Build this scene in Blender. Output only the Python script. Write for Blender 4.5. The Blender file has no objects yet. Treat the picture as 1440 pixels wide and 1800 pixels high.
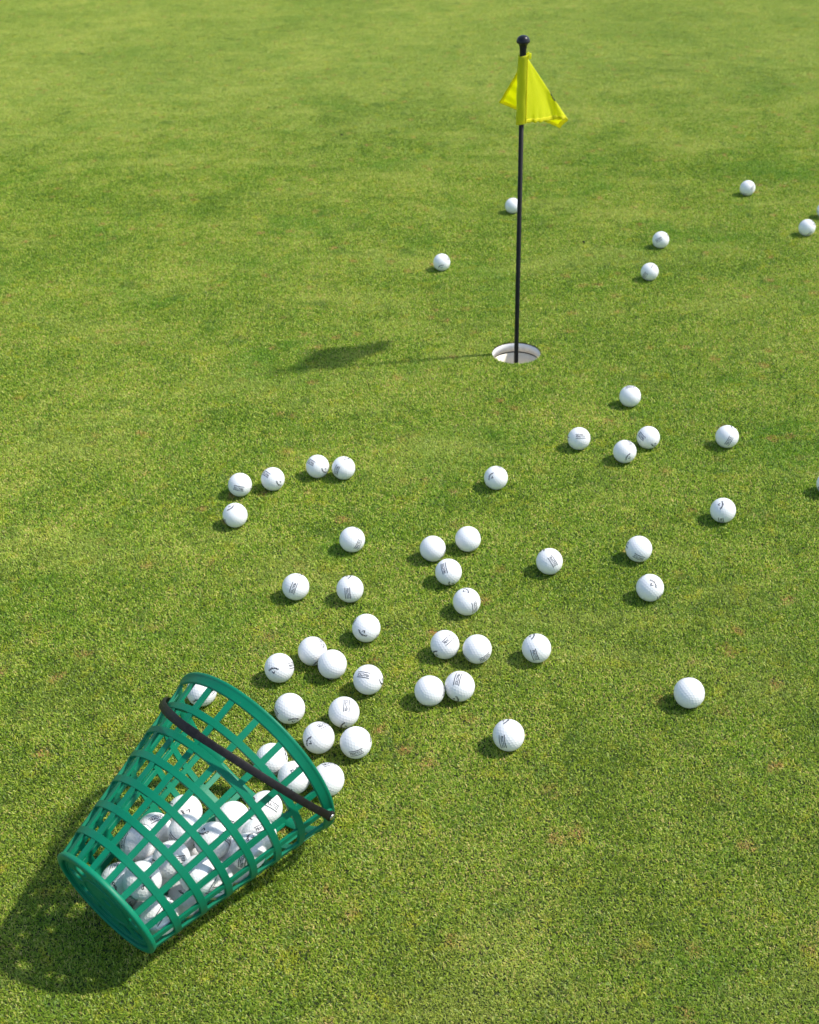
import bpy, bmesh, math, random
import numpy as np
from mathutils import Vector, Matrix

random.seed(7)
rng = np.random.default_rng(11)
scene = bpy.context.scene
COL = scene.collection

# ------------------------------------------------------------------ camera, sky, sun, exposure
CAM_H, PITCH, ROLL, FPX = 1.1534, 0.5892, -0.03596, 2081.0
fwd = np.array([0, math.cos(PITCH), -math.sin(PITCH)])
r0 = np.array([1.0, 0, 0]); u0 = np.cross(r0, fwd)
RIGHT = r0 * math.cos(ROLL) + u0 * math.sin(ROLL)
UP = -r0 * math.sin(ROLL) + u0 * math.cos(ROLL)
CAM = np.array([0, 0, CAM_H])
camd = bpy.data.cameras.new('camera'); cam = bpy.data.objects.new('camera', camd); COL.objects.link(cam)
mm = Matrix.Identity(4)
for i in range(3):
    mm[i][0], mm[i][1], mm[i][2], mm[i][3] = RIGHT[i], UP[i], -fwd[i], CAM[i]
cam.matrix_world = mm
camd.sensor_fit = 'HORIZONTAL'; camd.sensor_width = 24.0; camd.lens = 24.0 * FPX / 1440.0
camd.clip_start = 0.05; camd.clip_end = 500
camd.dof.use_dof = True; camd.dof.focus_distance = 1.65; camd.dof.aperture_fstop = 8.0
scene.camera = cam

SUN = Vector((0.803, 0.080, 1.0)).normalized()
world = bpy.data.worlds.new("World"); scene.world = world; world.use_nodes = True
wn = world.node_tree.nodes; wl = world.node_tree.links
bg = wn.get('Background') or wn.new('ShaderNodeBackground')
sky = wn.new('ShaderNodeTexSky'); sky.sky_type = 'NISHITA'; sky.sun_disc = False
sky.sun_elevation = math.asin(SUN.z); sky.sun_rotation = math.atan2(SUN.x, SUN.y)
wl.new(sky.outputs['Color'], bg.inputs['Color']); bg.inputs['Strength'].default_value = 0.15
sd = bpy.data.lights.new('sun', 'SUN'); sd.energy = 3.5; sd.angle = math.radians(2.2); sd.color = (1.0, 0.955, 0.88)
so = bpy.data.objects.new('sun', sd); COL.objects.link(so)
so.rotation_euler = SUN.to_track_quat('Z', 'Y').to_euler(); so.location = (4, 1, 5)
scene.view_settings.view_transform = 'Standard'; scene.view_settings.look = 'None'
scene.view_settings.gamma = 1; scene.view_settings.use_curve_mapping = False
scene.view_settings.exposure = 0.50

def ray(x, y):
    return fwd + RIGHT * ((x - 720) / FPX) - UP * ((y - 900) / FPX)
def at(x, y, z=0.0):
    d = ray(x, y); return CAM + d * ((z - CAM[2]) / d[2])
def at_y(x, y, Y):
    d = ray(x, y); return CAM + d * ((Y - CAM[1]) / d[1])

# ------------------------------------------------------------------ helpers
def mat(name):
    m = bpy.data.materials.new(name); m.use_nodes = True
    nt = m.node_tree; b = nt.nodes.get('Principled BSDF'); return m, nt, b
def N(nt, t, **kw):
    n = nt.nodes.new(t)
    for k, v in kw.items(): setattr(n, k, v)
    return n
def ramp(nt, stops, src):
    r = N(nt, 'ShaderNodeValToRGB'); e = r.color_ramp.elements
    while len(e) < len(stops): e.new(0.5)
    for i, (p, c) in enumerate(stops):
        e[i].position = p; e[i].color = (*c, 1) if len(c) == 3 else c
    nt.links.new(src, r.inputs['Fac']); return r.outputs['Color']
def noise(nt, vec, scale, detail=3, rough=0.55, dist=0.0):
    n = N(nt, 'ShaderNodeTexNoise'); n.inputs['Scale'].default_value = scale
    n.inputs['Detail'].default_value = detail; n.inputs['Roughness'].default_value = rough
    n.inputs['Distortion'].default_value = dist
    nt.links.new(vec, n.inputs['Vector']); return n.outputs['Fac']
def math_(nt, op, a, b=None, c=None, clamp=False):
    n = N(nt, 'ShaderNodeMath', operation=op); n.use_clamp = clamp
    for i, v in enumerate((a, b, c)):
        if v is None: continue
        if isinstance(v, (int, float)): n.inputs[i].default_value = v
        else: nt.links.new(v, n.inputs[i])
    return n.outputs[0]
def mixc(nt, fac, a, b, mode='MIX'):
    n = N(nt, 'ShaderNodeMix', data_type='RGBA', blend_type=mode)
    for idx, v in ((0, fac), (6, a), (7, b)):
        if isinstance(v, (int, float)): n.inputs[idx].default_value = v
        elif isinstance(v, tuple): n.inputs[idx].default_value = (*v, 1)
        else: nt.links.new(v, n.inputs[idx])
    return n.outputs[2]
def bump(nt, b, h, strength, dist):
    n = N(nt, 'ShaderNodeBump'); n.inputs['Strength'].default_value = strength; n.inputs['Distance'].default_value = dist
    nt.links.new(h, n.inputs['Height']); nt.links.new(n.outputs['Normal'], b.inputs['Normal'])

def mesh(name, V, F, smooth=False):
    me = bpy.data.meshes.new(name); me.from_pydata([tuple(map(float, v)) for v in V], [], [tuple(map(int, f)) for f in F]); me.update()
    if smooth: me.polygons.foreach_set('use_smooth', [True] * len(me.polygons))
    return me
def link(name, me, m=None, parent=None, **props):
    o = bpy.data.objects.new(name, me); COL.objects.link(o)
    if m is not None and me is not None and len(me.materials) == 0: me.materials.append(m)
    if parent is not None: o.parent = parent
    for k, v in props.items(): o[k] = v
    return o
def grid_faces(nu, nv, cu=False, cv=False):
    F = []
    for i in range(nu if cu else nu - 1):
        for j in range(nv if cv else nv - 1):
            i2, j2 = (i + 1) % nu, (j + 1) % nv
            F.append((i * nv + j, i2 * nv + j, i2 * nv + j2, i * nv + j2))
    return F
def bevel_mesh(me, w, seg=2, ang=0.6):
    bm = bmesh.new(); bm.from_mesh(me)
    ed = [e for e in bm.edges if len(e.link_faces) == 2 and e.calc_face_angle(0) > ang]
    bmesh.ops.bevel(bm, geom=ed, offset=w, segments=seg, affect='EDGES', profile=0.5, clamp_overlap=True)
    bmesh.ops.recalc_face_normals(bm, faces=bm.faces)
    bm.to_mesh(me); bm.free()
    me.polygons.foreach_set('use_smooth', [True] * len(me.polygons)); return me
def recalc(me):
    bm = bmesh.new(); bm.from_mesh(me); bmesh.ops.recalc_face_normals(bm, faces=bm.faces); bm.to_mesh(me); bm.free(); return me

# ------------------------------------------------------------------ materials
def turf_tone(nt):
    """slow colour variation of the green over the place, from world position"""
    g = N(nt, 'ShaderNodeNewGeometry'); P = g.outputs['Position']
    big = noise(nt, P, 1.35, 3, 0.55, 0.4)
    mid = noise(nt, P, 7.0, 4, 0.6, 0.6)
    small = noise(nt, P, 38.0, 3, 0.6)
    return P, big, mid, small

def make_blade_mat():
    m, nt, b = mat('turf_blades'); nt.nodes.remove(b)
    out = nt.nodes['Material Output']
    P, big, mid, small = turf_tone(nt)
    at_ = N(nt, 'ShaderNodeAttribute', attribute_name='tint')
    t = at_.outputs['Fac']
    # per-blade colour, shifted by slow patches
    s = math_(nt, 'MULTIPLY_ADD', big, 0.55, -0.275)
    s = math_(nt, 'ADD', s, math_(nt, 'MULTIPLY_ADD', mid, 0.58, -0.28))
    s = math_(nt, 'ADD', s, math_(nt, 'MULTIPLY_ADD', small, 0.40, -0.20))
    f = math_(nt, 'ADD', t, s, clamp=True)
    col = ramp(nt, GRASS_RAMP, f)
    # lush green patches
    g1 = math_(nt, 'SUBTRACT', noise(nt, P, 4.2, 3, 0.6, 0.8), 0.53); g1 = math_(nt, 'MULTIPLY', g1, 6.0, clamp=True)
    col = mixc(nt, math_(nt, 'MULTIPLY', g1, 0.45), col, (0.110, 0.330, 0.006))
    # paler patches, stretched a little, and a browner front and paler far stretch mixed in by distance
    mp = N(nt, 'ShaderNodeMapping'); mp.inputs['Rotation'].default_value = (0, 0, 0.5); mp.inputs['Scale'].default_value = (1.0, 1.9, 1.0)
    nt.links.new(P, mp.inputs['Vector'])
    p1 = math_(nt, 'MULTIPLY', math_(nt, 'SUBTRACT', noise(nt, mp.outputs[0], 2.6, 4, 0.6, 0.6), 0.52), 6.0, clamp=True)
    col = mixc(nt, math_(nt, 'MULTIPLY', p1, 0.42), col, (0.60, 0.64, 0.13))
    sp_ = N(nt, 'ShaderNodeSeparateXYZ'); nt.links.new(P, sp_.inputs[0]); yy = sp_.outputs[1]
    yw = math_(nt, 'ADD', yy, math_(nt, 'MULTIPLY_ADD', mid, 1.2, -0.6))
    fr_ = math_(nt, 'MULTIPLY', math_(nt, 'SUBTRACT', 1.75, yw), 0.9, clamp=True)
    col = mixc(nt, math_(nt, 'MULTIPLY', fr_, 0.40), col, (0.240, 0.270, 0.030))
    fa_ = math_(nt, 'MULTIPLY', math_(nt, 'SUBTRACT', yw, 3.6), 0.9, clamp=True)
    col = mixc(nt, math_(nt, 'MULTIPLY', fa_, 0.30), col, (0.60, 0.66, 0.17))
    # yellow-green clumps
    y1 = math_(nt, 'MULTIPLY', math_(nt, 'SUBTRACT', noise(nt, P, 24.0, 3, 0.65, 0.5), 0.56), 8.0, clamp=True)
    y1 = math_(nt, 'MULTIPLY', y1, math_(nt, 'GREATER_THAN', math_(nt, 'FRACT', math_(nt, 'MULTIPLY', t, 53.3)), 0.4))
    col = mixc(nt, math_(nt, 'MULTIPLY', y1, 0.62), col, (0.62, 0.58, 0.035))
    # deep green clumps
    y2 = math_(nt, 'MULTIPLY', math_(nt, 'SUBTRACT', 0.43, noise(nt, P, 17.0, 3, 0.65, 0.5)), 8.0, clamp=True)
    col = mixc(nt, math_(nt, 'MULTIPLY', y2, 0.40), col, (0.09, 0.20, 0.025))
    # dry straw flecks, small spots
    vo = N(nt, 'ShaderNodeTexVoronoi', voronoi_dimensions='2D'); vo.inputs['Scale'].default_value = 11.0; nt.links.new(P, vo.inputs['Vector'])
    sp = math_(nt, 'SUBTRACT', 0.17, vo.outputs['Distance'])
    sp = math_(nt, 'ADD', sp, math_(nt, 'MULTIPLY_ADD', noise(nt, P, 60, 3, 0.7), 0.5, -0.25))
    sp = math_(nt, 'MULTIPLY', sp, 7.0, clamp=True)
    gate = math_(nt, 'MULTIPLY', math_(nt, 'SUBTRACT', noise(nt, P, 5.5, 2), 0.47), 8.0, clamp=True)
    dry = math_(nt, 'MULTIPLY', math_(nt, 'MULTIPLY', sp, gate), math_(nt, 'GREATER_THAN', math_(nt, 'FRACT', math_(nt, 'MULTIPLY', t, 37.7)), 0.45))
    col = mixc(nt, math_(nt, 'MULTIPLY', dry, 0.9), col, (0.66, 0.36, 0.12))
    d = N(nt, 'ShaderNodeBsdfDiffuse'); tr = N(nt, 'ShaderNodeBsdfTranslucent'); gl = N(nt, 'ShaderNodeBsdfGlossy')
    gl.inputs['Roughness'].default_value = 0.45; gl.inputs['Color'].default_value = (0.9, 0.95, 0.85, 1)
    nt.links.new(col, d.inputs['Color']); nt.links.new(col, tr.inputs['Color'])
    m1 = N(nt, 'ShaderNodeMixShader'); m1.inputs[0].default_value = 0.30
    nt.links.new(d.outputs[0], m1.inputs[1]); nt.links.new(tr.outputs[0], m1.inputs[2])
    m2 = N(nt, 'ShaderNodeMixShader'); m2.inputs[0].default_value = 0.03; nt.links.new(m1.outputs[0], m2.inputs[1]); nt.links.new(gl.outputs[0], m2.inputs[2])
    nt.links.new(m2.outputs[0], out.inputs['Surface'])
    return m
GRASS_RAMP = [(0.0, (0.026, 0.084, 0.004)), (0.25, (0.130, 0.280, 0.008)), (0.50, (0.332, 0.505, 0.020)),
              (0.74, (0.510, 0.650, 0.060)), (0.90, (0.750, 0.745, 0.150)), (1.0, (0.82, 0.60, 0.22))]
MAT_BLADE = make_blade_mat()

def make_ground_mat():
    m, nt, b = mat('thatch_ground')
    P, big, mid, small = turf_tone(nt)
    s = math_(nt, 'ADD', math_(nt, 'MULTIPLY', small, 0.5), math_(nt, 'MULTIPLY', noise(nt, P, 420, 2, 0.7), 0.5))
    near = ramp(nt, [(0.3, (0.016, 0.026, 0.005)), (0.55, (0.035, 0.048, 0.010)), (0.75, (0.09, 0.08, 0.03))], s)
    f = math_(nt, 'ADD', math_(nt, 'MULTIPLY', big, 0.5), math_(nt, 'MULTIPLY', mid, 0.5))
    far = ramp(nt, [(0.3, (0.15, 0.25, 0.02)), (0.7, (0.28, 0.36, 0.06))], f)
    sep = N(nt, 'ShaderNodeSeparateXYZ'); nt.links.new(P, sep.inputs[0])
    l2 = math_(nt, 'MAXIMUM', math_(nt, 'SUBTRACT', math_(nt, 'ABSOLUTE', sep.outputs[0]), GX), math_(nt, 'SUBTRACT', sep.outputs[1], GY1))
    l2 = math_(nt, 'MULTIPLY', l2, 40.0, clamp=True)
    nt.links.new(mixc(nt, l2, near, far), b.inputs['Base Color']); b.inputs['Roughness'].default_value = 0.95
    bump(nt, b, noise(nt, P, 500, 3, 0.7), 0.8, 0.003)
    return m

def make_ball_mat():
    m, nt, b = mat('ball_cover')
    tc = N(nt, 'ShaderNodeTexCoord'); oi = N(nt, 'ShaderNodeObjectInfo')
    n = noise(nt, tc.outputs['Object'], 60, 4, 0.6)
    sc = math_(nt, 'MULTIPLY', math_(nt, 'SUBTRACT', n, 0.66), 6.0, clamp=True)
    c = mixc(nt, math_(nt, 'MULTIPLY', sc, 0.30), (0.84, 0.83, 0.81), (0.52, 0.52, 0.44))
    nt.links.new(c, b.inputs['Base Color']); b.inputs['Roughness'].default_value = 0.36
    b.inputs['IOR'].default_value = 1.45; b.inputs['Coat Weight'].default_value = 0.15
    b.inputs['Subsurface Weight'].default_value = 0.0
    return m
def plain(name, col, rough, **kw):
    m, nt, b = mat(name); b.inputs['Base Color'].default_value = (*col, 1); b.inputs['Roughness'].default_value = rough
    for k, v in kw.items(): b.inputs[k].default_value = v
    return m
MAT_BALL = make_ball_mat()
MAT_INK = plain('navy_ink', (0.004, 0.004, 0.014), 0.5)
def make_green(name='green_plastic', thin=0.10):
    m, nt, b = mat(name)
    tc = N(nt, 'ShaderNodeTexCoord'); g = N(nt, 'ShaderNodeNewGeometry'); P = g.outputs['Position']
    n = noise(nt, P, 30, 4, 0.65)
    col = ramp(nt, [(0.25, (0.0008, 0.168, 0.083)), (0.75, (0.001, 0.205, 0.104))], n)
    # scuffs and pale dust specks
    sc = math_(nt, 'MULTIPLY', math_(nt, 'SUBTRACT', noise(nt, P, 200, 5, 0.8), 0.64), 9.0, clamp=True)
    col = mixc(nt, math_(nt, 'MULTIPLY', sc, 0.35), col, (0.25, 0.36, 0.28))
    nt.links.new(col, b.inputs['Base Color'])
    r = math_(nt, 'MULTIPLY_ADD', noise(nt, P, 90, 3, 0.6), 0.20, 0.36)
    nt.links.new(r, b.inputs['Roughness'])
    b.inputs['Specular IOR Level'].default_value = 0.26
    bump(nt, b, noise(nt, P, 160, 2, 0.5), 0.12, 0.001)
    tr = N(nt, 'ShaderNodeBsdfTranslucent'); tr.inputs['Color'].default_value = (0.004, 0.36, 0.18, 1)
    mx = N(nt, 'ShaderNodeMixShader'); mx.inputs[0].default_value = thin
    nt.links.new(b.outputs[0], mx.inputs[1]); nt.links.new(tr.outputs[0], mx.inputs[2])
    nt.links.new(mx.outputs[0], nt.nodes['Material Output'].inputs['Surface'])
    return m
MAT_GREEN = make_green()
MAT_BASE = make_green('thick_green_plastic', 0.0)
def make_black(name, col, lo, hi, sc, spec=0.25):
    m, nt, b = mat(name); g = N(nt, 'ShaderNodeNewGeometry'); P = g.outputs['Position']
    n = noise(nt, P, sc, 4, 0.7)
    nt.links.new(ramp(nt, [(0.35, col), (0.8, tuple(c * 1.8 + 0.006 for c in col))], n), b.inputs['Base Color'])
    nt.links.new(math_(nt, 'MULTIPLY_ADD', n, hi - lo, lo), b.inputs['Roughness'])
    bump(nt, b, noise(nt, P, sc * 3, 2), 0.25, 0.0006)
    sf = math_(nt, 'MULTIPLY', math_(nt, 'SUBTRACT', noise(nt, P, sc * 2.2, 5, 0.8), 0.63), 8.0, clamp=True)
    cn = b.inputs['Base Color'].links[0].from_socket
    nt.links.new(mixc(nt, math_(nt, 'MULTIPLY', sf, 0.5), cn, (0.10, 0.085, 0.07)), b.inputs['Base Color'])
    b.inputs['Specular IOR Level'].default_value = spec
    return m
MAT_STRAP = make_black('black_strap', (0.007, 0.006, 0.006), 0.45, 0.65, 120)
MAT_POLE = make_black('black_pole', (0.003, 0.003, 0.003), 0.5, 0.6, 60)
MAT_KNOB = make_black('black_knob', (0.012, 0.012, 0.015), 0.25, 0.36, 60)
MAT_METAL = plain('rivet_metal', (0.62, 0.60, 0.55), 0.33, Metallic=1.0)
def make_cup(name, c1, c2, dirt):
    m, nt, b = mat(name); g = N(nt, 'ShaderNodeNewGeometry'); P = g.outputs['Position']
    n = noise(nt, P, 70, 4, 0.65)
    col = ramp(nt, [(0.3, c1), (0.7, c2)], n)
    sc = math_(nt, 'MULTIPLY', math_(nt, 'SUBTRACT', noise(nt, P, 160, 5, 0.7), 0.60), 6.0, clamp=True)
    nt.links.new(mixc(nt, math_(nt, 'MULTIPLY', sc, dirt), col, (0.16, 0.12, 0.06)), b.inputs['Base Color'])
    b.inputs['Roughness'].default_value = 0.45; return m
MAT_CUP = make_cup('cup_white', (0.76, 0.74, 0.71), (0.83, 0.81, 0.78), 0.25)
MAT_CUP2 = make_cup('cup_cream', (0.84, 0.77, 0.60), (0.88, 0.82, 0.67), 0.35)
MAT_GROOVE = plain('groove_dark', (0.035, 0.028, 0.02), 0.8)
MAT_SOIL = make_cup('soil', (0.045, 0.028, 0.012), (0.11, 0.07, 0.03), 0.6)
MAT_CRUMB = plain('crumb', (0.012, 0.012, 0.005), 0.9)

def make_cloth(name, col, trc, fac):
    m, nt, b = mat(name)
    tc = N(nt, 'ShaderNodeTexCoord')
    w1 = N(nt, 'ShaderNodeTexWave'); w1.inputs['Scale'].default_value = 900; w1.bands_direction = 'X'
    w2 = N(nt, 'ShaderNodeTexWave'); w2.inputs['Scale'].default_value = 900; w2.bands_direction = 'Z'
    nt.links.new(tc.outputs['Object'], w1.inputs['Vector']); nt.links.new(tc.outputs['Object'], w2.inputs['Vector'])
    hh = math_(nt, 'ADD', w1.outputs['Fac'], w2.outputs['Fac'])
    cr = noise(nt, tc.outputs['Object'], 45, 4, 0.6, 0.8)
    b.inputs['Base Color'].default_value = (*col, 1); b.inputs['Roughness'].default_value = 0.42
    b.inputs['Sheen Weight'].default_value = 0.15
    bump(nt, b, math_(nt, 'ADD', math_(nt, 'MULTIPLY', hh, 0.05), cr), 0.5, 0.004)
    tr = N(nt, 'ShaderNodeBsdfTranslucent'); tr.inputs['Color'].default_value = (*trc, 1)
    mx = N(nt, 'ShaderNodeMixShader'); mx.inputs[0].default_value = fac
    nt.links.new(b.outputs[0], mx.inputs[1]); nt.links.new(tr.outputs[0], mx.inputs[2])
    nt.links.new(mx.outputs[0], nt.nodes['Material Output'].inputs['Surface'])
    return m
MAT_FLAG = make_cloth('flag_yellow', (0.90, 0.92, 0.010), (0.97, 0.97, 0.02), 0.60)
MAT_HEM = make_cloth('hem_yellow', (0.95, 0.90, 0.008), (0.98, 0.92, 0.01), 0.55)

# ------------------------------------------------------------------ ground with the hole, and the turf
HOLE = at(907.7, 620.5); HX, HY = float(HOLE[0]), float(HOLE[1]); HR = 0.0525
CELL = 0.08
GX, GY0, GY1 = 4.4, 0.15, 8.2
def build_ground():
    n = 72; V = []; rings = [HR, HR + 0.02, 0.6, 4.0, 30.0, 260.0]
    for r in rings:
        for k in range(n):
            a = 2 * math.pi * k / n; V.append((HX + r * math.cos(a), HY + r * math.sin(a), 0))
    V2 = [(x, y, z) for x, y, z in V]
    F = grid_faces(len(rings), n, False, True)
    F = [f[::-1] for f in F]
    me = recalc(mesh('ground', V2, F))
    if me.polygons[0].normal.z < 0: me.flip_normals()
    return link('ground', me, make_ground_mat(), kind='structure')
build_ground()

def blades(cx, cy, w, h, n, keep=None):
    """n short turf blades in a w x h rectangle: two-segment leaves with lean and bend"""
    x = rng.uniform(-w / 2, w / 2, n) + cx; y = rng.uniform(-h / 2, h / 2, n) + cy
    if keep is not None:
        k = keep(x, y); x, y = x[k], y[k]; n = len(x)
    L = rng.uniform(0.0028, 0.0050, n); az = rng.uniform(0, 2 * np.pi, n)
    lean = np.radians(np.clip(rng.normal(42, 20, n), 2, 82)); bend = lean + np.radians(rng.uniform(5, 40, n))
    wd = rng.uniform(0.00032, 0.00064, n) / 1.0
    tw = az + np.pi / 2 + rng.uniform(-0.6, 0.6, n)
    z0 = rng.uniform(-0.0008, 0.0002, n)
    dx, dy = np.cos(az), np.sin(az); sx, sy = np.cos(tw), np.sin(tw)
    b = np.stack([x, y, z0], 1)
    m = b + np.stack([dx * np.sin(lean), dy * np.sin(lean), np.cos(lean)], 1) * (L * 0.55)[:, None]
    e = m + np.stack([dx * np.sin(bend), dy * np.sin(bend), np.cos(bend)], 1) * (L * 0.55)[:, None]
    e[:, 2] = np.maximum(e[:, 2], 0.0006); m[:, 2] = np.maximum(m[:, 2], 0.0008)
    sd_ = np.stack([sx, sy, np.zeros(n)], 1)
    V = np.stack([b - sd_ * wd[:, None] * 0.8, b + sd_ * wd[:, None] * 0.8, m - sd_ * wd[:, None], m + sd_ * wd[:, None],
                  e - sd_ * wd[:, None] * 0.35, e + sd_ * wd[:, None] * 0.35], 1).reshape(-1, 3)
    i = np.arange(n)[:, None] * 6
    F = np.concatenate([i + np.array([[0, 1, 3, 2]]), i + np.array([[2, 3, 5, 4]])], 0)
    tint = np.clip(rng.normal(0.43, 0.27, n), 0, 1)
    dry = rng.random(n) < 0.08; tint[dry] = rng.uniform(0.84, 1.0, dry.sum())
    return V, F, np.repeat(tint, 6)
def blade_mesh(name, V, F, tint, extra=None):
    me = bpy.data.meshes.new(name)
    nv = len(V) + (0 if extra is None else len(extra))
    me.vertices.add(nv)
    allv = V if extra is None else np.concatenate([V, extra], 0)
    me.vertices.foreach_set('co', allv.astype(np.float32).ravel())
    me.loops.add(F.size); me.loops.foreach_set('vertex_index', F.ravel().astype(np.int32))
    me.polygons.add(len(F)); me.polygons.foreach_set('loop_start', np.arange(0, F.size, 4, dtype=np.int32))
    me.update(calc_edges=True)
    a = me.attributes.new('tint', 'FLOAT', 'POINT'); a.data.foreach_set('value', np.concatenate([tint, np.zeros(nv - len(tint))]).astype(np.float32))
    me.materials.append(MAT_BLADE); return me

BLADES = 3900
variants = bpy.data.collections.new('turf_variants')          # not linked to the scene: only the source of the turf mass
NVAR = 12
for k in range(NVAR):
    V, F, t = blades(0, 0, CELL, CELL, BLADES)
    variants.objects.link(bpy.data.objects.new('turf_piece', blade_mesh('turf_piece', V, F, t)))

# the four cells round the hole are built as they stand, cut along its edge
def keep_hole(x, y):
    r = np.hypot(x - HX, y - HY); return r > HR + 0.0007
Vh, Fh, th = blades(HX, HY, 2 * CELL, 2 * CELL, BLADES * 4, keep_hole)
# a ring of longer ragged blades on the cut edge
pts = []; rots = []; idx = []
i0 = int(math.ceil((HX + GX) / CELL)); i1 = int(math.ceil((GX - HX) / CELL))
j0 = int(math.ceil((HY - GY0) / CELL)); j1 = int(math.ceil((GY1 - HY) / CELL))
for i in range(-i0, i1):
    for j in range(-j0, j1):
        if i in (-1, 0) and j in (-1, 0): continue
        x, y = HX + (i + 0.5) * CELL, HY + (j + 0.5) * CELL
        # leave out what no camera near the photograph's could see
        if abs(x) > 0.75 + 0.56 * max(y, 0.0): continue
        pts.append((x, y, 0)); rots.append(random.randrange(4) * math.pi / 2); idx.append(random.randrange(NVAR))
pts = np.array(pts)
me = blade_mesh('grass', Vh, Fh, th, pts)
nh = len(Vh)
a = me.attributes.new('is_piece', 'BOOLEAN', 'POINT'); a.data.foreach_set('value', np.concatenate([np.zeros(nh, bool), np.ones(len(pts), bool)]))
a = me.attributes.new('turn', 'FLOAT', 'POINT'); a.data.foreach_set('value', np.concatenate([np.zeros(nh), rots]).astype(np.float32))
a = me.attributes.new('pick', 'INT', 'POINT'); a.data.foreach_set('value', np.concatenate([np.zeros(nh), idx]).astype(np.int32))
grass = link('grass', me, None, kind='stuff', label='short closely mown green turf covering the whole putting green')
ng = bpy.data.node_groups.new('turf', 'GeometryNodeTree')
ng.interface.new_socket('Geometry', in_out='INPUT', socket_type='NodeSocketGeometry')
ng.interface.new_socket('Geometry', in_out='OUTPUT', socket_type='NodeSocketGeometry')
gi = ng.nodes.new('NodeGroupInput'); go = ng.nodes.new('NodeGroupOutput')
def named(nm, ty):
    n = ng.nodes.new('GeometryNodeInputNamedAttribute'); n.data_type = ty; n.inputs['Name'].default_value = nm; return n.outputs['Attribute']
sepg = ng.nodes.new('GeometryNodeSeparateGeometry'); sepg.domain = 'POINT'
iop = ng.nodes.new('GeometryNodeInstanceOnPoints'); ci = ng.nodes.new('GeometryNodeCollectionInfo')
ci.inputs['Collection'].default_value = variants; ci.inputs['Separate Children'].default_value = True; ci.inputs['Reset Children'].default_value = True
cx_ = ng.nodes.new('ShaderNodeCombineXYZ'); jn = ng.nodes.new('GeometryNodeJoinGeometry')
L = ng.links.new
L(gi.outputs[0], sepg.inputs['Geometry']); L(named('is_piece', 'BOOLEAN'), sepg.inputs['Selection'])
L(sepg.outputs['Selection'], iop.inputs['Points']); L(ci.outputs[0], iop.inputs['Instance'])
iop.inputs['Pick Instance'].default_value = True; L(named('pick', 'INT'), iop.inputs['Instance Index'])
L(named('turn', 'FLOAT'), cx_.inputs['Z']); L(cx_.outputs[0], iop.inputs['Rotation'])
L(iop.outputs[0], jn.inputs[0]); L(sepg.outputs['Inverted'], jn.inputs[0]); L(jn.outputs[0], go.inputs[0])
mod = grass.modifiers.new('turf', 'NODES'); mod.node_group = ng

# ------------------------------------------------------------------ the cup
def lathe(profile, n, name, center=(0, 0, 0), closed=False):
    V = []
    for r, z in profile:
        for k in range(n):
            a = 2 * math.pi * k / n; V.append((center[0] + r * math.cos(a), center[1] + r * math.sin(a), center[2] + z))
    F = grid_faces(len(profile), n, closed, True)
    return recalc(mesh(name, V, F, True))
cup = link('golf_hole_cup', None, None, label='white round cup sunk in the green with the black flagstick standing in it', category='golf hole')
cup.location = (HX, HY, 0)
n_ = 96
link('soil_edge', lathe([(HR + .0012, 0.0), (HR - .0003, -.0010), (HR - .0001, -.0028), (HR + .002, -.003)], n_, 'soil_edge'), MAT_SOIL, cup)
link('upper_wall', lathe([(HR + .001, -.0024), (HR - .0006, -.0019), (HR - .0014, -.0026), (HR - .0016, -.0208), (HR + .001, -.0208)], n_, 'upper_wall'), MAT_CUP, cup)
link('groove', lathe([(HR + .0012, -.0200), (HR + .0012, -.026)], n_, 'groove'), MAT_GROOVE, cup)
link('lower_wall', lathe([(HR + .001, -.0248), (HR - .0010, -.0248), (HR - .0035, -.105), (HR + .001, -.106)], n_, 'lower_wall'), MAT_CUP2, cup)
link('bottom', lathe([(HR - .002, -.104), (.012, -.101), (.0115, -.098), (.0052, -.098)], n_, 'bottom'), MAT_CUP2, cup)

# ------------------------------------------------------------------ the flagstick
stick = link('flagstick', None, None, label='thin black flagstick with a round knob standing upright in the white cup', category='flagstick')
stick.location = (HX, HY, 0)
link('pole', lathe([(0, -.103), (.0047, -.103), (.0048, -.1), (.0048, .632), (0, .632)], 32, 'pole'), MAT_POLE, stick)
link('knob', lathe([(0, .6125), (.0058, .6125), (.0064, .614), (.0064, .631), (.0074, .6385), (.0094, .6422), (.0118, .6440), (.0127, .6446), (.0129, .6456), (.0127, .6475), (.0119, .6504), (.0102, .6534), (.0075, .6557), (.0040, .6571), (0, .6575)], 40, 'knob'), MAT_KNOB, stick)

# flag: sleeve round the pole, cloth folded over a diagonal crease and blown back
flag = link('flag', None, None, label='small bright yellow flag folded limply at the top of the black stick', category='flag')
flag.location = (HX, HY, 0)
A3 = np.array([.0085, .004, .6215]); B3 = np.array([.0070, -.002, .4945])
K3 = at_y(1001, 208, HY + .075) - [HX, HY, 0]; FB = at_y(986, 226, HY + .118) - [HX, HY, 0]; FT = at_y(877, 180, HY + .085) - [HX, HY, 0]
NU, NV = 61, 51
UK = 0.70
def cloth_point(u, v):
    # which side of the crease from (0,1) to (UK,0)
    if u <= UK * (1 - v) + 1e-9:
        w = 1 - v; c = u / (UK * w) if w > 1e-9 else 0
        top = A3; bot = B3 + (K3 - B3) * c
        p = top + (bot - top) * w
        return p
    # back panel: between crease (param v along it) and the free edge
    cu = UK * (1 - v); q = (u - cu) / (1 - cu)
    crease = A3 + (K3 - A3) * (1 - v); free = FB + (FT - FB) * v
    return crease + (free - crease) * q
G = np.array([[cloth_point(i / (NU - 1), j / (NV - 1)) for j in range(NV)] for i in range(NU)])
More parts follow.
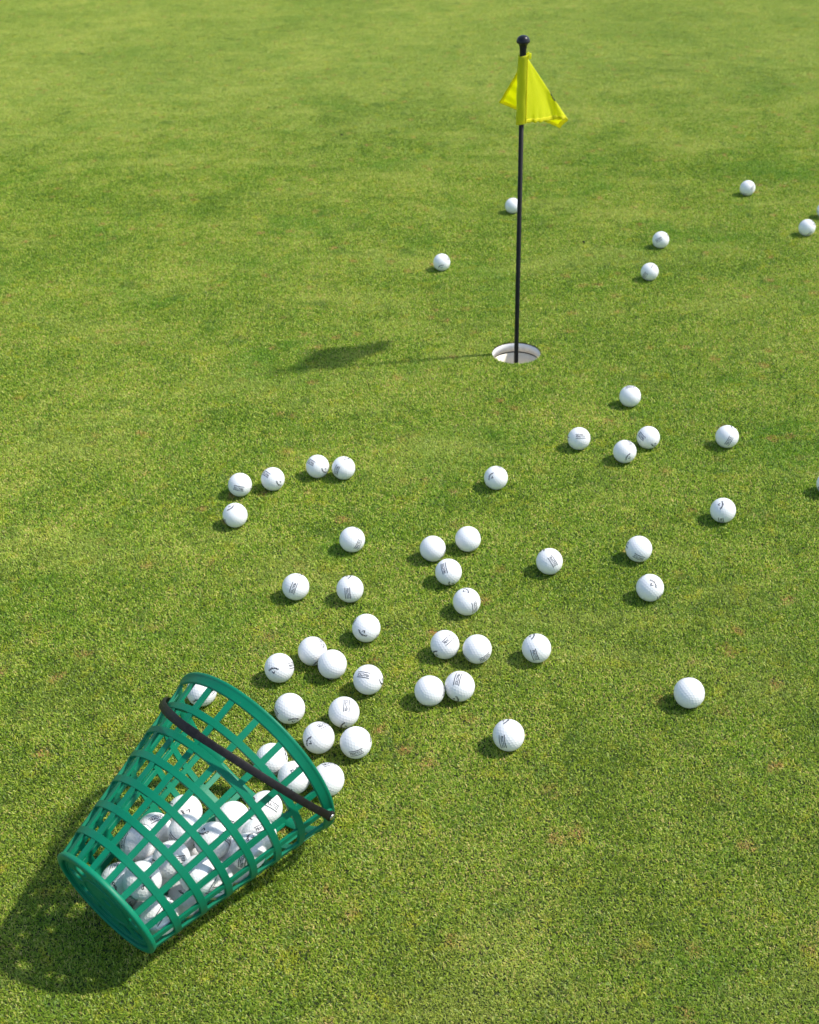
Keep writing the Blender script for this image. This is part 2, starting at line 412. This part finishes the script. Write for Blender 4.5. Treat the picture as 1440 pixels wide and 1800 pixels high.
fix = np.zeros((NU, NV), bool); fix[0, :] = True; fix[-1, 0] = fix[-1, -1] = True
orig = G.copy()
for it in range(5):
    Gs = G.copy()
    Gs[1:-1, 1:-1] = (G[:-2, 1:-1] + G[2:, 1:-1] + G[1:-1, :-2] + G[1:-1, 2:]) / 4
    Gs[1:-1, 0] = (G[:-2, 0] + G[2:, 0]) / 2; Gs[1:-1, -1] = (G[:-2, -1] + G[2:, -1]) / 2
    Gs[-1, 1:-1] = (G[-1, :-2] + G[-1, 2:]) / 2
    Gs[fix] = orig[fix]; G = Gs
for i in range(NU):
    for j in range(NV):
        u, v = i / (NU - 1), j / (NV - 1)
        amp = .0034 * min(1, u * 4)
        # long folds fanning from the top of the sleeve
        ph = math.atan2(u * 1.25, 1.02 - v)
        G[i, j, 1] += amp * math.sin(ph * 15 + .6) * (0.35 + (1 - v)) + .0012 * min(1, u * 5) * math.sin(u * 31 + v * 9)
        G[i, j, 0] += .0016 * min(1, u * 4) * math.sin(ph * 11 + 2.0) * (1 - v)
        # puckered bottom hem
        G[i, j, 2] += .0011 * math.sin(u * 70) * math.exp(-v * 12) * min(1, u * 8) * (u < .66)
        G[i, j, 1] += .0016 * math.sin(u * 62 + 1) * math.exp(-v * 9) * (u < .66) * min(1, u * 8)
Vc = G.reshape(-1, 3)
def cloth_sub(name, sel, m, off, parent=flag):
    F = [f for f in grid_faces(NU, NV) if sel((f[0] // NV + .5) / (NU - 1), (f[0] % NV + .5) / (NV - 1))]
    used = sorted({i for f in F for i in f}); mp = {a: b for b, a in enumerate(used)}
    bm = bmesh.new(); vs = [bm.verts.new(Vc[i]) for i in used]
    for f in F: bm.faces.new([vs[mp[i]] for i in f])
    bmesh.ops.recalc_face_normals(bm, faces=bm.faces)
    me = bpy.data.meshes.new(name); bm.to_mesh(me); bm.free(); me.polygons.foreach_set('use_smooth', [True] * len(me.polygons))
    o = link(name, me, m, parent); md = o.modifiers.new('thick', 'SOLIDIFY'); md.thickness = off; md.offset = 0
    return o
cloth_sub('cloth', lambda u, v: True, MAT_FLAG, .00025)
hw_u, hw_v = .06, .065
cloth_sub('hem', lambda u, v: u > 1 - hw_u or v < hw_v or v > 1 - hw_v * .7, MAT_HEM, .0010)
cu_, cv_ = .51, .44
cloth_sub('emblem', lambda u, v: .155 ** 2 > ((u - cu_) * 1.2) ** 2 + (v - cv_) ** 2 > .125 ** 2, MAT_INK, .0008)
# sleeve
NS, NT = 26, 40
V = []
for i in range(NS):
    f = i / (NS - 1); z = .4935 + f * (.6220 - .4935)
    for k in range(NT):
        a = 2 * math.pi * k / NT
        rx = .0093 + .0005 * math.sin(f * 19 + a * 2) + .0003 * math.sin(f * 47 + a * 3); ry = .0068 + .0004 * math.sin(f * 13 + a)
        zz = z + (.0018 * math.cos(a - .5) if i in (0, NS - 1) else 0) + (-.0012 * math.sin(a * 1) if i == 0 else 0)
        V.append((.0004 - .0012 * (1 - f) + rx * math.cos(a), ry * math.sin(a), zz))
sl = link('sleeve', mesh('sleeve', V, grid_faces(NS, NT, False, True), True), MAT_FLAG, flag)
sm_ = sl.modifiers.new('thick', 'SOLIDIFY'); sm_.thickness = .0006
sb = []
for i in range(3):
    z = .4935 + i * .0040
    for k in range(NT):
        a = 2 * math.pi * k / NT
        sb.append((.0004 - .0012 + .0100 * math.cos(a), .0075 * math.sin(a), z + .0018 * math.cos(a - .5) - .0012 * math.sin(a)))
link('sleeve_hem', mesh('sleeve_hem', sb, grid_faces(3, NT, False, True), True), MAT_HEM, flag)
# seam and small tab at the top of the sleeve
V = [(.0085 + dx, .001 + dy, z) for z in (.495, .53, .57, .60, .621) for dx, dy in ((-.0008, -.0062), (.0012, -.0050), (.0012, .0005), (-.0008, .0005))]
link('seam', recalc(mesh('seam', V, grid_faces(5, 4, False, True), True)), MAT_HEM, flag)
for dx, wz in ((.0105, .0052), (.0145, .0030)):
    V = []
    for z in (.614, .6215 + wz):
        for ax, ay in ((-.0016, -.002), (.0016, -.001), (.0016, .003), (-.0016, .002)): V.append((dx + ax, ay, z))
    me = recalc(mesh('tab', V, grid_faces(2, 4, False, True) + [(3, 2, 1, 0), (4, 5, 6, 7)])); bevel_mesh(me, .0004, 1)
    link('tab', me, MAT_FLAG, flag)

# ------------------------------------------------------------------ the basket
BC = np.array([-0.35073252, 0.8517607, 0.07937053]); AZ, TILT, RB, RT, BL, T0 = 0.86687166, 0.17655324, 0.07296222, 0.12380293, 0.24219553, 0.11259858
dv = np.array([math.cos(AZ), math.sin(AZ), 0]); zv = np.array([0, 0, 1.0])
BA = dv * math.cos(TILT) + zv * math.sin(TILT); BN = -dv * math.sin(TILT) + zv * math.cos(TILT); BW = np.cross(BA, BN)
basket = link('ball_basket', None, None, label='green plastic lattice basket lying tipped on its side spilling white golf balls', category='basket')
bm4 = Matrix.Identity(4)
for i in range(3):
    bm4[i][0], bm4[i][1], bm4[i][2], bm4[i][3] = BW[i], BN[i], BA[i], BC[i]
if bm4.to_3x3().determinant() < 0:
    for i in range(3): bm4[i][0] = -BW[i]
    SX = -1.0
else: SX = 1.0
basket.matrix_world = bm4
# local: z along the axis, y = top side (angle 0), x = SX * BW
def bp(s, t, ex=0.0):
    r = RB + (RT - RB) * s / BL + ex
    return (SX * r * math.sin(t), r * math.cos(t), s)
def band(name, prof, n=120, m=MAT_GREEN, t0=0.0, t1=2 * math.pi):
    """prof: closed list of (s, extra radius); full ring or an arc"""
    full = abs(t1 - t0 - 2 * math.pi) < 1e-6
    V = []
    for k in range(n):
        t = t0 + (t1 - t0) * k / (n if full else n - 1)
        for s, ex in prof: V.append(bp(s, t, ex))
    F = grid_faces(n, len(prof), full, True)
    if not full: F += [tuple(range(len(prof))), tuple((n - 1) * len(prof) + i for i in reversed(range(len(prof))))]
    return recalc(mesh(name, V, F, True))
def autosmooth(o):
    me = o.data; me.polygons.foreach_set('use_smooth', [True] * len(me.polygons))
    try: me.set_sharp_from_angle(angle=math.radians(35))
    except Exception: pass
def rounded(s0, s1, e0, e1, r=.0007):
    return [(s0 + r, e0), (s1 - r, e0), (s1, e0 + r), (s1, e1 - r), (s1 - r, e1), (s0 + r, e1), (s0, e1 - r), (s0, e0 + r)]
def autosmooth(o):
    me = o.data; me.polygons.foreach_set('use_smooth', [True] * len(me.polygons))
    try: me.set_sharp_from_angle(angle=math.radians(35))
    except Exception: pass
link('rim', band('rim', [(.2290, -.0016), (.2400, -.0020), (.2416, -.0018), (.2424, -.0008), (.2424, .0016), (.2416, .0024), (.2396, .0026), (.2384, .0018), (.2374, .0012), (.2300, .0012), (.2288, .0008), (.2284, -.0008)]), None, basket)
basket.children[-1].data.materials.append(MAT_GREEN)
for k in range(6):
    s = .03227 + .03303 * k
    o = link('hoop', band('hoop', rounded(s - .0041, s + .0041, -.0036, .0005, .0003)), MAT_GREEN, basket); autosmooth(o)
# base: outer ring, recessed disc with holes, shallow concentric ridge
link('base_ring', band('base_ring', [(.0042, -.0022), (.0046, -.0010), (.0044, .0003), (.0026, .0012), (.0008, .0020), (-.0004, .0021), (-.0014, .0014), (-.0020, .0000), (-.0023, -.0020), (-.0023, -.0042), (-.0018, -.0058), (-.0006, -.0064), (.0020, -.0066), (.0050, -.0066), (.0050, -.0040)]), MAT_BASE, basket)
cu = bpy.data.curves.new('disc', 'CURVE'); cu.dimensions = '2D'; cu.fill_mode = 'BOTH'; cu.extrude = .0011; cu.bevel_depth = .0004; cu.resolution_u = 6
def circ(cx, cy, r, n=36):
    sp = cu.splines.new('POLY'); sp.points.add(n - 1); sp.use_cyclic_u = True
    for k in range(n):
        a = 2 * math.pi * k / n; sp.points[k].co = (cx + r * math.cos(a), cy + r * math.sin(a), 0, 1)
circ(0, 0, RB - .0058, 96)
for k in range(9):
    t = math.radians(-152 + 40 * k); circ(SX * .0485 * math.sin(t), .0485 * math.cos(t), .0106)
circ(0, 0, .0075)
tmp = bpy.data.objects.new('tmp', cu); dm = bpy.data.meshes.new_from_object(tmp); bpy.data.objects.remove(tmp)
for v in dm.vertices: v.co.z += .0034
link('base_disc', dm, MAT_BASE, basket)
for rr in (.034, .0625):
    V = []
    for k in range(80):
        a = 2 * math.pi * k / 80
        for dr, dz in ((-.0009, .0026), (-.0007, .0008), (.0007, .0008), (.0009, .0026)): V.append(((rr + dr) * math.cos(a), (rr + dr) * math.sin(a), dz))
    link('base_ridge', recalc(mesh('base_ridge', V, grid_faces(80, 4, True, True), True)), MAT_BASE, basket)
# ribs
for j in range(20):
    t = T0 + math.radians(18) * j
    V = []
    ss = [.0025, .05, .10, .15, .20, .2302]
    for s in ss:
        hw = (.0037 + (.0040 - .0037) * s / BL) / (RB + (RT - RB) * s / BL)
        for dt, ex in ((-hw * .9, -.0036), (hw * .9, -.0036), (hw, .00015), (-hw, .00015)): V.append(bp(s, t + dt, ex))
    F = grid_faces(len(ss), 4, False, True) + [(3, 2, 1, 0), tuple(4 * (len(ss) - 1) + i for i in range(4))]
    me = recalc(mesh('rib', V, F)); bevel_mesh(me, .0002, 1)
    o = link('rib', me, MAT_GREEN, basket); autosmooth(o)
# moulded name plate on the hoop near the mouth
for tc0, tc1 in ((7.5, 25.5),):
    o = link('plate', band('plate', rounded(.1665, .1790, -.0016, .0002, .0004), 14, MAT_GREEN, math.radians(tc0), math.radians(tc1)), MAT_GREEN, basket)
# handle lugs and handle
TA, BETA, HH, HRR, HS = 1.71310893, 1.12211209, 0.14134095, 0.1278, 0.23174215
u1 = np.array([SX * math.sin(TA), math.cos(TA), 0.0])
u2 = np.cross(u1, [0, 0, 1.0]); u2 = -u2 if u2[1] < 0 else u2
def pos(th):
    c, s_ = math.cos(th), math.sin(th); b = BETA + .01448505 * math.sin(2 * th); e = 1.01254 if c > 0 else 1.23925
    md = -np.array([0, 0, 1.0]) * math.cos(b) + u2 * math.sin(b)
    return HRR * math.copysign(abs(c) ** e, c) * u1 + md * HH * abs(s_) ** e * (1 - .02562 * c)
mdir = -np.array([0, 0, 1.0]) * math.cos(BETA) + u2 * math.sin(BETA)
nrm = np.cross(u1, mdir); nrm /= np.linalg.norm(nrm)
NH = 90; V = []
for i in range(NH):
    th = math.pi * i / (NH - 1)
    p = np.array([0, 0, HS]) + pos(th)
    th2 = min(th + 1e-3, math.pi); th1 = max(th - 1e-3, 0)
    tg = pos(th2) - pos(th1); tg /= np.linalg.norm(tg)
    out = np.cross(tg, nrm); out /= np.linalg.norm(out)
    if np.dot(out, p - np.array([0, 0, HS])) < 0: out = -out
    f = i / (NH - 1)
    hw = .0044 if f < .50 else .0052
    if f < .025 or f > .975: hw = .0048
    hw *= 1 + .03 * math.sin(f * 40)
    ht = .0015 if f < .5 else .0019
    for a_, b_ in ((-1, -.6), (-.75, -1), (.75, -1), (1, -.6), (1, .6), (.75, 1), (-.75, 1), (-1, .6)):
        V.append(p + nrm * hw * a_ + out * ht * b_ + out * .0012)
F = grid_faces(NH, 8, False, True) + [tuple(range(7, -1, -1)), tuple(8 * (NH - 1) + i for i in range(8))]
hnd = link('handle', recalc(mesh('handle', V, F, True)), MAT_STRAP, basket); autosmooth(hnd)
def disc_local(name, center, axis, prof, n, m, parent):
    q = Vector(axis).to_track_quat('Z', 'Y').to_matrix(); V = []
    for r, z in prof:
        for k in range(n):
            a = 2 * math.pi * k / n; V.append(Vector(center) + q @ Vector((r * math.cos(a), r * math.sin(a), z)))
    F = grid_faces(len(prof), n, False, True)
    return link(name, recalc(mesh(name, V, F, True)), m, parent)
for sg in (1, -1):
    c = np.array([0, 0, HS]) + u1 * (HRR * sg)
    ax = u1 * sg
    disc_local('handle_lug', c - ax * .006, ax, [(0, 0), (.0075, 0), (.0075, .0035), (.0068, .0042), (0, .0042)], 28, MAT_GREEN, basket)
    e_ = disc_local('handle_end', c, ax, [(0, -.0012), (.0060, -.0012), (.0064, 0), (.0064, .0022), (.0056, .0030), (0, .0030)], 28, MAT_STRAP, basket)
    disc_local('rivet', c + ax * .0028, ax, [(0.0039, 0), (.0039, .0008), (.0034, .0013), (.0018, .0019), (0, .0021)], 24, MAT_METAL, basket)

# ------------------------------------------------------------------ golf balls
R = 0.02135
def geodesic(fr):
    phi = (1 + 5 ** .5) / 2
    vs = np.array([(-1, phi, 0), (1, phi, 0), (-1, -phi, 0), (1, -phi, 0), (0, -1, phi), (0, 1, phi), (0, -1, -phi), (0, 1, -phi), (phi, 0, -1), (phi, 0, 1), (-phi, 0, -1), (-phi, 0, 1)], float)
    fs = [(0, 11, 5), (0, 5, 1), (0, 1, 7), (0, 7, 10), (0, 10, 11), (1, 5, 9), (5, 11, 4), (11, 10, 2), (10, 7, 6), (7, 1, 8), (3, 9, 4), (3, 4, 2), (3, 2, 6), (3, 6, 8), (3, 8, 9), (4, 9, 5), (2, 4, 11), (6, 2, 10), (8, 6, 7), (9, 8, 1)]
    S = set()
    for a, b, c in fs:
        for i in range(fr + 1):
            for j in range(fr + 1 - i):
                p = vs[a] * i + vs[b] * j + vs[c] * (fr - i - j); p = p / np.linalg.norm(p); S.add(tuple(np.round(p, 5)))
    return np.array(sorted(S))
def ball_mesh():
    bm = bmesh.new(); bmesh.ops.create_icosphere(bm, subdivisions=7, radius=1.0)
    me = bpy.data.meshes.new('golf_ball'); bm.to_mesh(me); bm.free()
    P = np.empty(len(me.vertices) * 3); me.vertices.foreach_get('co', P); P = P.reshape(-1, 3); P /= np.linalg.norm(P, axis=1)[:, None]
    C = geodesic(6)
    # turn the dimple lattice so that its seams do not line up with the mesh
    q = np.array(Matrix.Rotation(.7, 3, 'X') @ Matrix.Rotation(.4, 3, 'Y')); C = C @ q.T
    h = np.zeros(len(P))
    for k in range(0, len(P), 8000):
        D = np.arccos(np.clip(P[k:k + 8000] @ C.T, -1, 1)) * R * 1000
        D.partition(1, axis=1); d1, d2 = D[:, 0], D[:, 1]
        e = np.clip((d2 - d1) / 1.5, 0, 1); e = e * e * (3 - 2 * e)
        h[k:k + 8000] = -.00021 * e
    P = P * (R + h)[:, None]
    me.vertices.foreach_set('co', P.ravel()); me.update()
    me.polygons.foreach_set('use_smooth', [True] * len(me.polygons)); me.materials.append(MAT_BALL); return me
BALL = ball_mesh()
def text_mesh(txt, size, shear=0.0, off=0.0, space=1.0):
    c = bpy.data.curves.new('t', 'FONT'); c.body = txt; c.size = size; c.align_x = 'CENTER'; c.align_y = 'CENTER'; c.shear = shear; c.offset = off
    c.space_character = space; c.resolution_u = 2
    o = bpy.data.objects.new('t', c); me = bpy.data.meshes.new_from_object(o); bpy.data.objects.remove(o)
    V = [tuple(v.co) for v in me.vertices]; F = [tuple(p.vertices) for p in me.polygons]; bpy.data.meshes.remove(me)
    return V, F
def on_sphere(V, n, t, up, r=R + .00014):
    out = []
    for x, y in V:
        rho = math.hypot(x, y)
        if rho < 1e-9: out.append(n * r); continue
        th = rho / R; d = (t * x + up * y) / rho
        out.append((n * math.cos(th) + d * math.sin(th)) * r)
    return out
def strip(x0, y0, x1, y1, w, n):
    dx, dy = x1 - x0, y1 - y0; l = math.hypot(dx, dy); px, py = -dy / l * w / 2, dx / l * w / 2
    V = []; F = []
    for i in range(n + 1):
        f = i / n; V += [(x0 + dx * f - px, y0 + dy * f - py), (x0 + dx * f + px, y0 + dy * f + py)]
    for i in range(n): F.append((2 * i, 2 * i + 2, 2 * i + 3, 2 * i + 1))
    return V, F
def merge(parts):
    V = []; F = []
    for v, f in parts:
        b = len(V); V += v; F += [tuple(i + b for i in g) for g in f]
    return V, F
# the brand word in an arc over a chevron
v, f = text_mesh('Callaway', .0042, .25, .00026, 1.2)
xs = [p[0] for p in v]; wtot = max(xs) - min(xs); sc = .0180 / wtot
RA = .0115
arc = []
for x, y, z in v:
    a = x * sc / RA; rr = RA + y * sc * .85; arc.append((rr * math.sin(a), rr * math.cos(a) - RA + .0030))
chev = merge([strip(-.0022, -.0014, 0.0, -.0050, .0013, 3), strip(.0024, -.0014, .0001, -.0050, .0008, 3)])
LV, LF = merge([(arc, f), chev])
v, f = text_mesh('PRACTICE', .0056, 0, .00010, 1.1)
xs = [p[0] for p in v]; sc = .0172 / (max(xs) - min(xs))
pr = [(x * sc, y * 1.0) for x, y, z in v]
PV, PF = merge([(pr, f), strip(-.0098, .0039, .0098, .0039, .00095, 10), strip(-.0098, -.0039, .0098, -.0039, .00095, 10)])
ex, ey, ez = np.eye(3)
LOGO = [mesh('brand_word', on_sphere(LV, ex, ey, ez), LF), mesh('brand_word', on_sphere(LV, -ex, -ey, ez), LF)]
STAMP = [mesh('practice_stamp', on_sphere(PV, ey, -ex, ez), PF), mesh('practice_stamp', on_sphere(PV, -ey, ex, ez), PF)]
for m_ in LOGO + STAMP: m_.materials.append(MAT_INK)

def orient(P, spec):
    """rotation of a ball at P so that its print shows at (u, v) of its disc, reading along angle (degrees) in the picture"""
    view = CAM - P; view /= np.linalg.norm(view)
    rx = RIGHT - view * np.dot(RIGHT, view); rx /= np.linalg.norm(rx); ry = np.cross(view, rx)
    kind, u, v, ang = spec
    w = math.sqrt(max(0.0, 1 - u * u - v * v)); n = np.array([u, v, w]); n /= np.linalg.norm(n)
    ca, sa = math.cos(math.radians(ang)), math.sin(math.radians(ang))
    t = np.array([ca, sa, 0]); t = t - n * np.dot(t, n)
    if w > .2: t = np.array([ca, sa, -(n[0] * ca + n[1] * sa) / w])
    t /= np.linalg.norm(t); up = np.cross(n, t)
    tow = lambda q: rx * q[0] + ry * q[1] + view * q[2]
    if kind == 'L': X, Y, Z = tow(n), tow(t), tow(up)
    else: Y, X, Z = tow(n), -tow(t), tow(up)
    m = Matrix.Identity(3)
    for i in range(3): m[i][0], m[i][1], m[i][2] = X[i], Y[i], Z[i]
    if m.determinant() < 0:
        for i in range(3): m[i][2] *= -1
    return m
def place_ball(P, spec, label, group):
    o = link('golf_ball', BALL, None, None, label=label, category='golf ball', group=group)
    if spec is None:
        m = Matrix.Rotation(random.uniform(0, 6.28), 3, Vector((random.gauss(0, 1), random.gauss(0, 1), random.gauss(0, 1))))
    else: m = orient(np.array(P), spec)
    o.matrix_world = Matrix.Translation(Vector(P)) @ m.to_4x4()
    for me_ in LOGO: link('brand_word', me_, None, o)
    for me_ in STAMP: link('practice_stamp', me_, None, o)
    return o
GG = 'golf balls scattered on the green'
LOOSE = [
 (422, 852, ('P', -.12, -.32, 168), 'white golf ball with boxed stamp low in front, leftmost of the upper left four'),
 (479.7, 842, ('P', -.6, .46, 147), 'white golf ball second from the left in the upper left row of four'),
 (558.3, 819.7, ('P', -.6, .38, 150), 'white golf ball left of its close neighbour in the upper left pair'),
 (604, 822.6, ('P', -.62, -.2, 252), 'white golf ball at the right end of the upper left row of four'),
 (413.4, 905.6, ('L', -.38, .63, 218), 'white golf ball alone just below the leftmost ball of the upper row'),
 (619.2, 948.4, ('P', .5, -.4, 65), 'lone white golf ball with stamp at lower right, below the upper left pair'),
 (520, 1031.4, ('P', -.19, -.1, 250), 'white golf ball with slanted boxed stamp, left of the middle left pair'),
 (615.4, 1035.3, ('P', -.18, -.35, 275), 'white golf ball with upright boxed stamp, right of the middle left pair'),
 (644, 1103.9, ('L', -.25, -.35, 145), 'white golf ball with curved word and arrow, alone above the spilled cluster'),
 (549.5, 1144.5, ('L', .35, -.80, 40), 'blank white golf ball partly hidden behind another blank ball near the basket'),
 (584.2, 1167.8, ('L', 0, -.985, 0), 'blank white golf ball overlapping in front of another blank ball'),
 (491, 1174.2, ('L', -.40, -.15, 12), 'white golf ball with curved word facing the camera, left of the overlapping blank pair'),
 (647.2, 1194.7, ('P', -.33, .33, 172), 'white golf ball with level boxed stamp near its top, right of the blank pair'),
 (509.4, 1245.5, ('L', .27, -.75, 8), 'white golf ball nearest the upper right side of the basket rim'),
 (604.8, 1252, ('P', .18, .46, 88), 'white golf ball with upright stamp at its top, above two touching neighbours'),
 (560.3, 1296.8, ('L', -.62, -.25, 70), 'white golf ball with upright curved word at its left, beside the rim'),
 (625.5, 1305.3, ('P', .05, -.66, 15), 'white golf ball with boxed stamp along its bottom, beneath the trio by the rim'),
 (782.3, 1133, ('P', .25, .34, 42), 'white golf ball with diagonal boxed stamp, left of the centre pair'),
 (839, 1141, ('P', .55, -.6, 35), 'white golf ball with stamp at its lower right edge, right of the centre pair'),
 (755.4, 1214.3, ('L', 0, -.975, 3), 'blank white golf ball touching a stamped ball at its right'),
 (808.3, 1206.2, ('P', -.15, .48, 255), 'white golf ball with upright stamp at its top touching a blank ball at its left'),
 (943.3, 1139.6, ('P', -.13, -.5, 288), 'white golf ball with tilted boxed stamp, alone right of the centre pair'),
 (894.2, 1292.4, ('P', -.4, -.43, 280), 'largest lone white golf ball at lower centre with stamp at its left'),
 (760.9, 964.4, ('L', -.5, -.85, 20), 'blank white golf ball, left of the two blanks above centre'),
 (822.8, 947.5, ('L', .5, -.85, 20), 'blank white golf ball, right of the two blanks above centre'),
 (788.5, 1005.4, ('P', -.35, .3, 102), 'white golf ball with upright stamp at upper left, just below the two blanks'),
 (820.5, 1057.6, ('P', .6, -.42, 275), 'white golf ball with stamp at its right edge, lowest of the four above centre'),
 (966, 986.7, ('P', .27, 0, 302), 'lone white golf ball with diagonal stamp falling to the right'),
 (1271.2, 897, ('L', -.15, .45, 262), 'white golf ball with sideways word at top and dark stamp beneath, far right'),
 (1123.2, 964.8, ('L', -.88, .35, 90), 'nearly blank white golf ball, upper of the right hand pair'),
 (1142.8, 1033, ('L', .23, .3, 310), 'white golf ball with curved word on its top, lower of the right hand pair'),
 (1107.9, 696.4, ('P', 0, .88, 0), 'nearly blank white golf ball nearest the cup on its lower right'),
 (1018, 770.8, ('P', .16, .2, 0), 'white golf ball with level boxed stamp, leftmost of the group below the cup'),
 (1098.4, 793.6, ('L', .3, -.5, 60), 'white golf ball with slanted word, lower left in the close pair below cup'),
 (1139.8, 769, ('P', -.62, .12, 130), 'white golf ball with stamp at its left, upper right in the close pair below cup'),
 (1278.4, 767.4, ('P', .17, -.42, 60), 'lone white golf ball with slanted dark stamp, far right in the group below cup'),
 (872, 839.8, ('L', -.42, .1, 62), 'lone white golf ball with word curving up its left side, centre of the green'),
 (1211.8, 1218, ('L', .2, -.99, 10), 'entirely blank white golf ball alone at the lower right'),
 (1314.3, 330.5, ('L', -.30, -.85, 10), 'farthest white golf ball of all, at the upper right'),
 (1418.9, 400, ('L', .35, -.75, 40), 'small distant white golf ball in full view near the right edge'),
 (901.5, 361.5, ('P', -.1, -.99, 0), 'small distant white golf ball half hidden behind the black flagstick'),
 (776.7, 460.9, ('L', -.1, -.5, 30), 'small distant white golf ball alone at the left of the flagstick'),
 (1161.8, 421.5, ('P', -.25, .0, 28), 'small distant white golf ball with diagonal stamp, upper of the far pair'),
 (1142.3, 477.5, ('P', -.55, -.42, 55), 'distant white golf ball with dark stamp at lower left, lower of the far pair'),
 (1450.5, 369, None, 'distant white golf ball cut off by the right edge of the picture'),
 (1458, 850, ('L', -.7, -.4, 60), 'white golf ball cut off by the right edge halfway up the picture'),
 (354.5, 1215, ('L', -.25, -.68, 15), 'white golf ball seen behind the top left of the basket rim'),
 (477.5, 1335, ('P', .2, -.9, 20), 'white golf ball at the basket mouth, left of the two seen through the lattice'),
 (517, 1367, ('L', 0, .35, 250), 'white golf ball at the basket mouth, right of the two seen through the lattice'),
 (576.5, 1370, ('P', .1, .92, 5), 'white golf ball peeking out past the right side of the basket rim'),
]
Z0 = R - .0004
LP = [at(x, y, Z0) for x, y, _, _ in LOOSE]
for it in range(60):
    for i in range(len(LP)):
        for j in range(i):
            d = LP[i] - LP[j]; L_ = np.linalg.norm(d)
            if L_ < 2 * R + .0002:
                c = d / L_ * (2 * R + .0002 - L_) / 2; LP[i] = LP[i] + c; LP[j] = LP[j] - c
for P, (x, y, sp, lab) in zip(LP, LOOSE): place_ball(P, sp, lab, GG)
PILE = [(-0.2866, 1.0119, 0.0485), (-0.3174, 0.9779, 0.0556), (-0.3271, 0.942, 0.0771), (-0.2748, 0.9585, 0.0724), (-0.2798, 0.8984, 0.0957), (-0.3059, 0.8654, 0.1029), (-0.338, 0.883, 0.0809), (-0.288, 0.8428, 0.0713), (-0.2698, 0.8876, 0.042), (-0.2456, 0.873, 0.1003), (-0.2385, 0.9339, 0.0848), (-0.2306, 1.0174, 0.0276), (-0.1915, 1.0343, 0.026), (-0.19, 0.9588, 0.0603), (-0.1967, 0.9188, 0.0812), (-0.2196, 0.9291, 0.0462), (-0.2361, 0.965, 0.0288), (-0.3403, 0.8954, 0.0401), (-0.3071, 0.8669, 0.0416), (-0.2341, 0.8935, 0.0647), (-0.3032, 0.9092, 0.0616), (-0.2784, 0.9702, 0.0314), (-0.2, 0.9877, 0.0305)]
PSPEC = [('L', .15, -.05, 160), ('P', .1, .7, 20), ('P', -.85, .1, 80), ('L', .7, -.6, 30), ('P', .35, 0, 8), ('L', .25, -.15, 60), None, ('P', 0, -.05, 240), ('L', 0, .35, 170), ('L', .8, -.5, 60),
         ('P', .8, .1, 140), ('L', .9, -.3, 30), ('P', .4, .15, 330), ('P', .2, .5, 20), ('L', .1, .8, 60), ('L', .45, .1, 30), ('L', .2, .6, 40)]
PLAB = ['white golf ball at the top middle of the basket pile with inverted curved word',
 'white golf ball at the upper left of the basket pile',
 'leftmost white golf ball of the basket pile behind the lattice',
 'white golf ball in the basket just below the pile\'s top middle ball',
 'white golf ball in the middle of the basket pile with level boxed stamp',
 'white golf ball in full view at the lower left of the basket pile',
 'white golf ball at the left end of the basket pile, just above the base ring',
 'lowest white golf ball in the basket with slanted boxed stamp by the base',
 'white golf ball low in the basket, right of the lowest stamped ball',
 'white golf ball at the lower centre of the basket pile against the lattice',
 'white golf ball in the centre right of the basket pile',
 'blank white golf ball on the upper right part of the basket pile',
 'white golf ball of the basket pile nearest to the open mouth, with stamp at right',
 'white golf ball at the right side of the basket pile below the stamped mouth ball',
 'white golf ball at the lower right side of the basket pile',
 'white golf ball at the bottom right of the basket pile under the lattice',
 'white golf ball wedged between the centre and right balls of the basket pile',
 'partly covered white golf ball beside the base disc, left of the lowest pile ball',
 'white golf ball half hidden behind the lowest ball of the basket pile',
 'half covered white golf ball in the lower middle of the basket pile']
for i, P in enumerate(PILE):
    place_ball(np.array(P) - BA * .0035, PSPEC[i] if i < len(PSPEC) else None, PLAB[i] if i < len(PLAB) else 'white golf ball buried deep in the basket pile under the others', 'golf balls heaped in the basket')

# ------------------------------------------------------------------ small crumbs on the turf
def crumb(x, y, r, lab):
    P = at(x, y, .003)
    bm = bmesh.new(); bmesh.ops.create_icosphere(bm, subdivisions=3, radius=r)
    for v in bm.verts:
        v.co *= 1 + .35 * math.sin(v.co.x * 900 + x) * math.cos(v.co.y * 700) ; v.co.z *= .6
    me = bpy.data.meshes.new('soil_crumb'); bm.to_mesh(me); bm.free()
    o = link('soil_crumb', me, MAT_CRUMB, None, label=lab, category='soil crumb'); o.location = tuple(P)
crumb(600.5, 237, .0042, 'tiny dark crumb of soil on the far turf left of the flag')
crumb(1026.5, 425, .0040, 'tiny dark crumb of soil on the turf right of the flagstick')
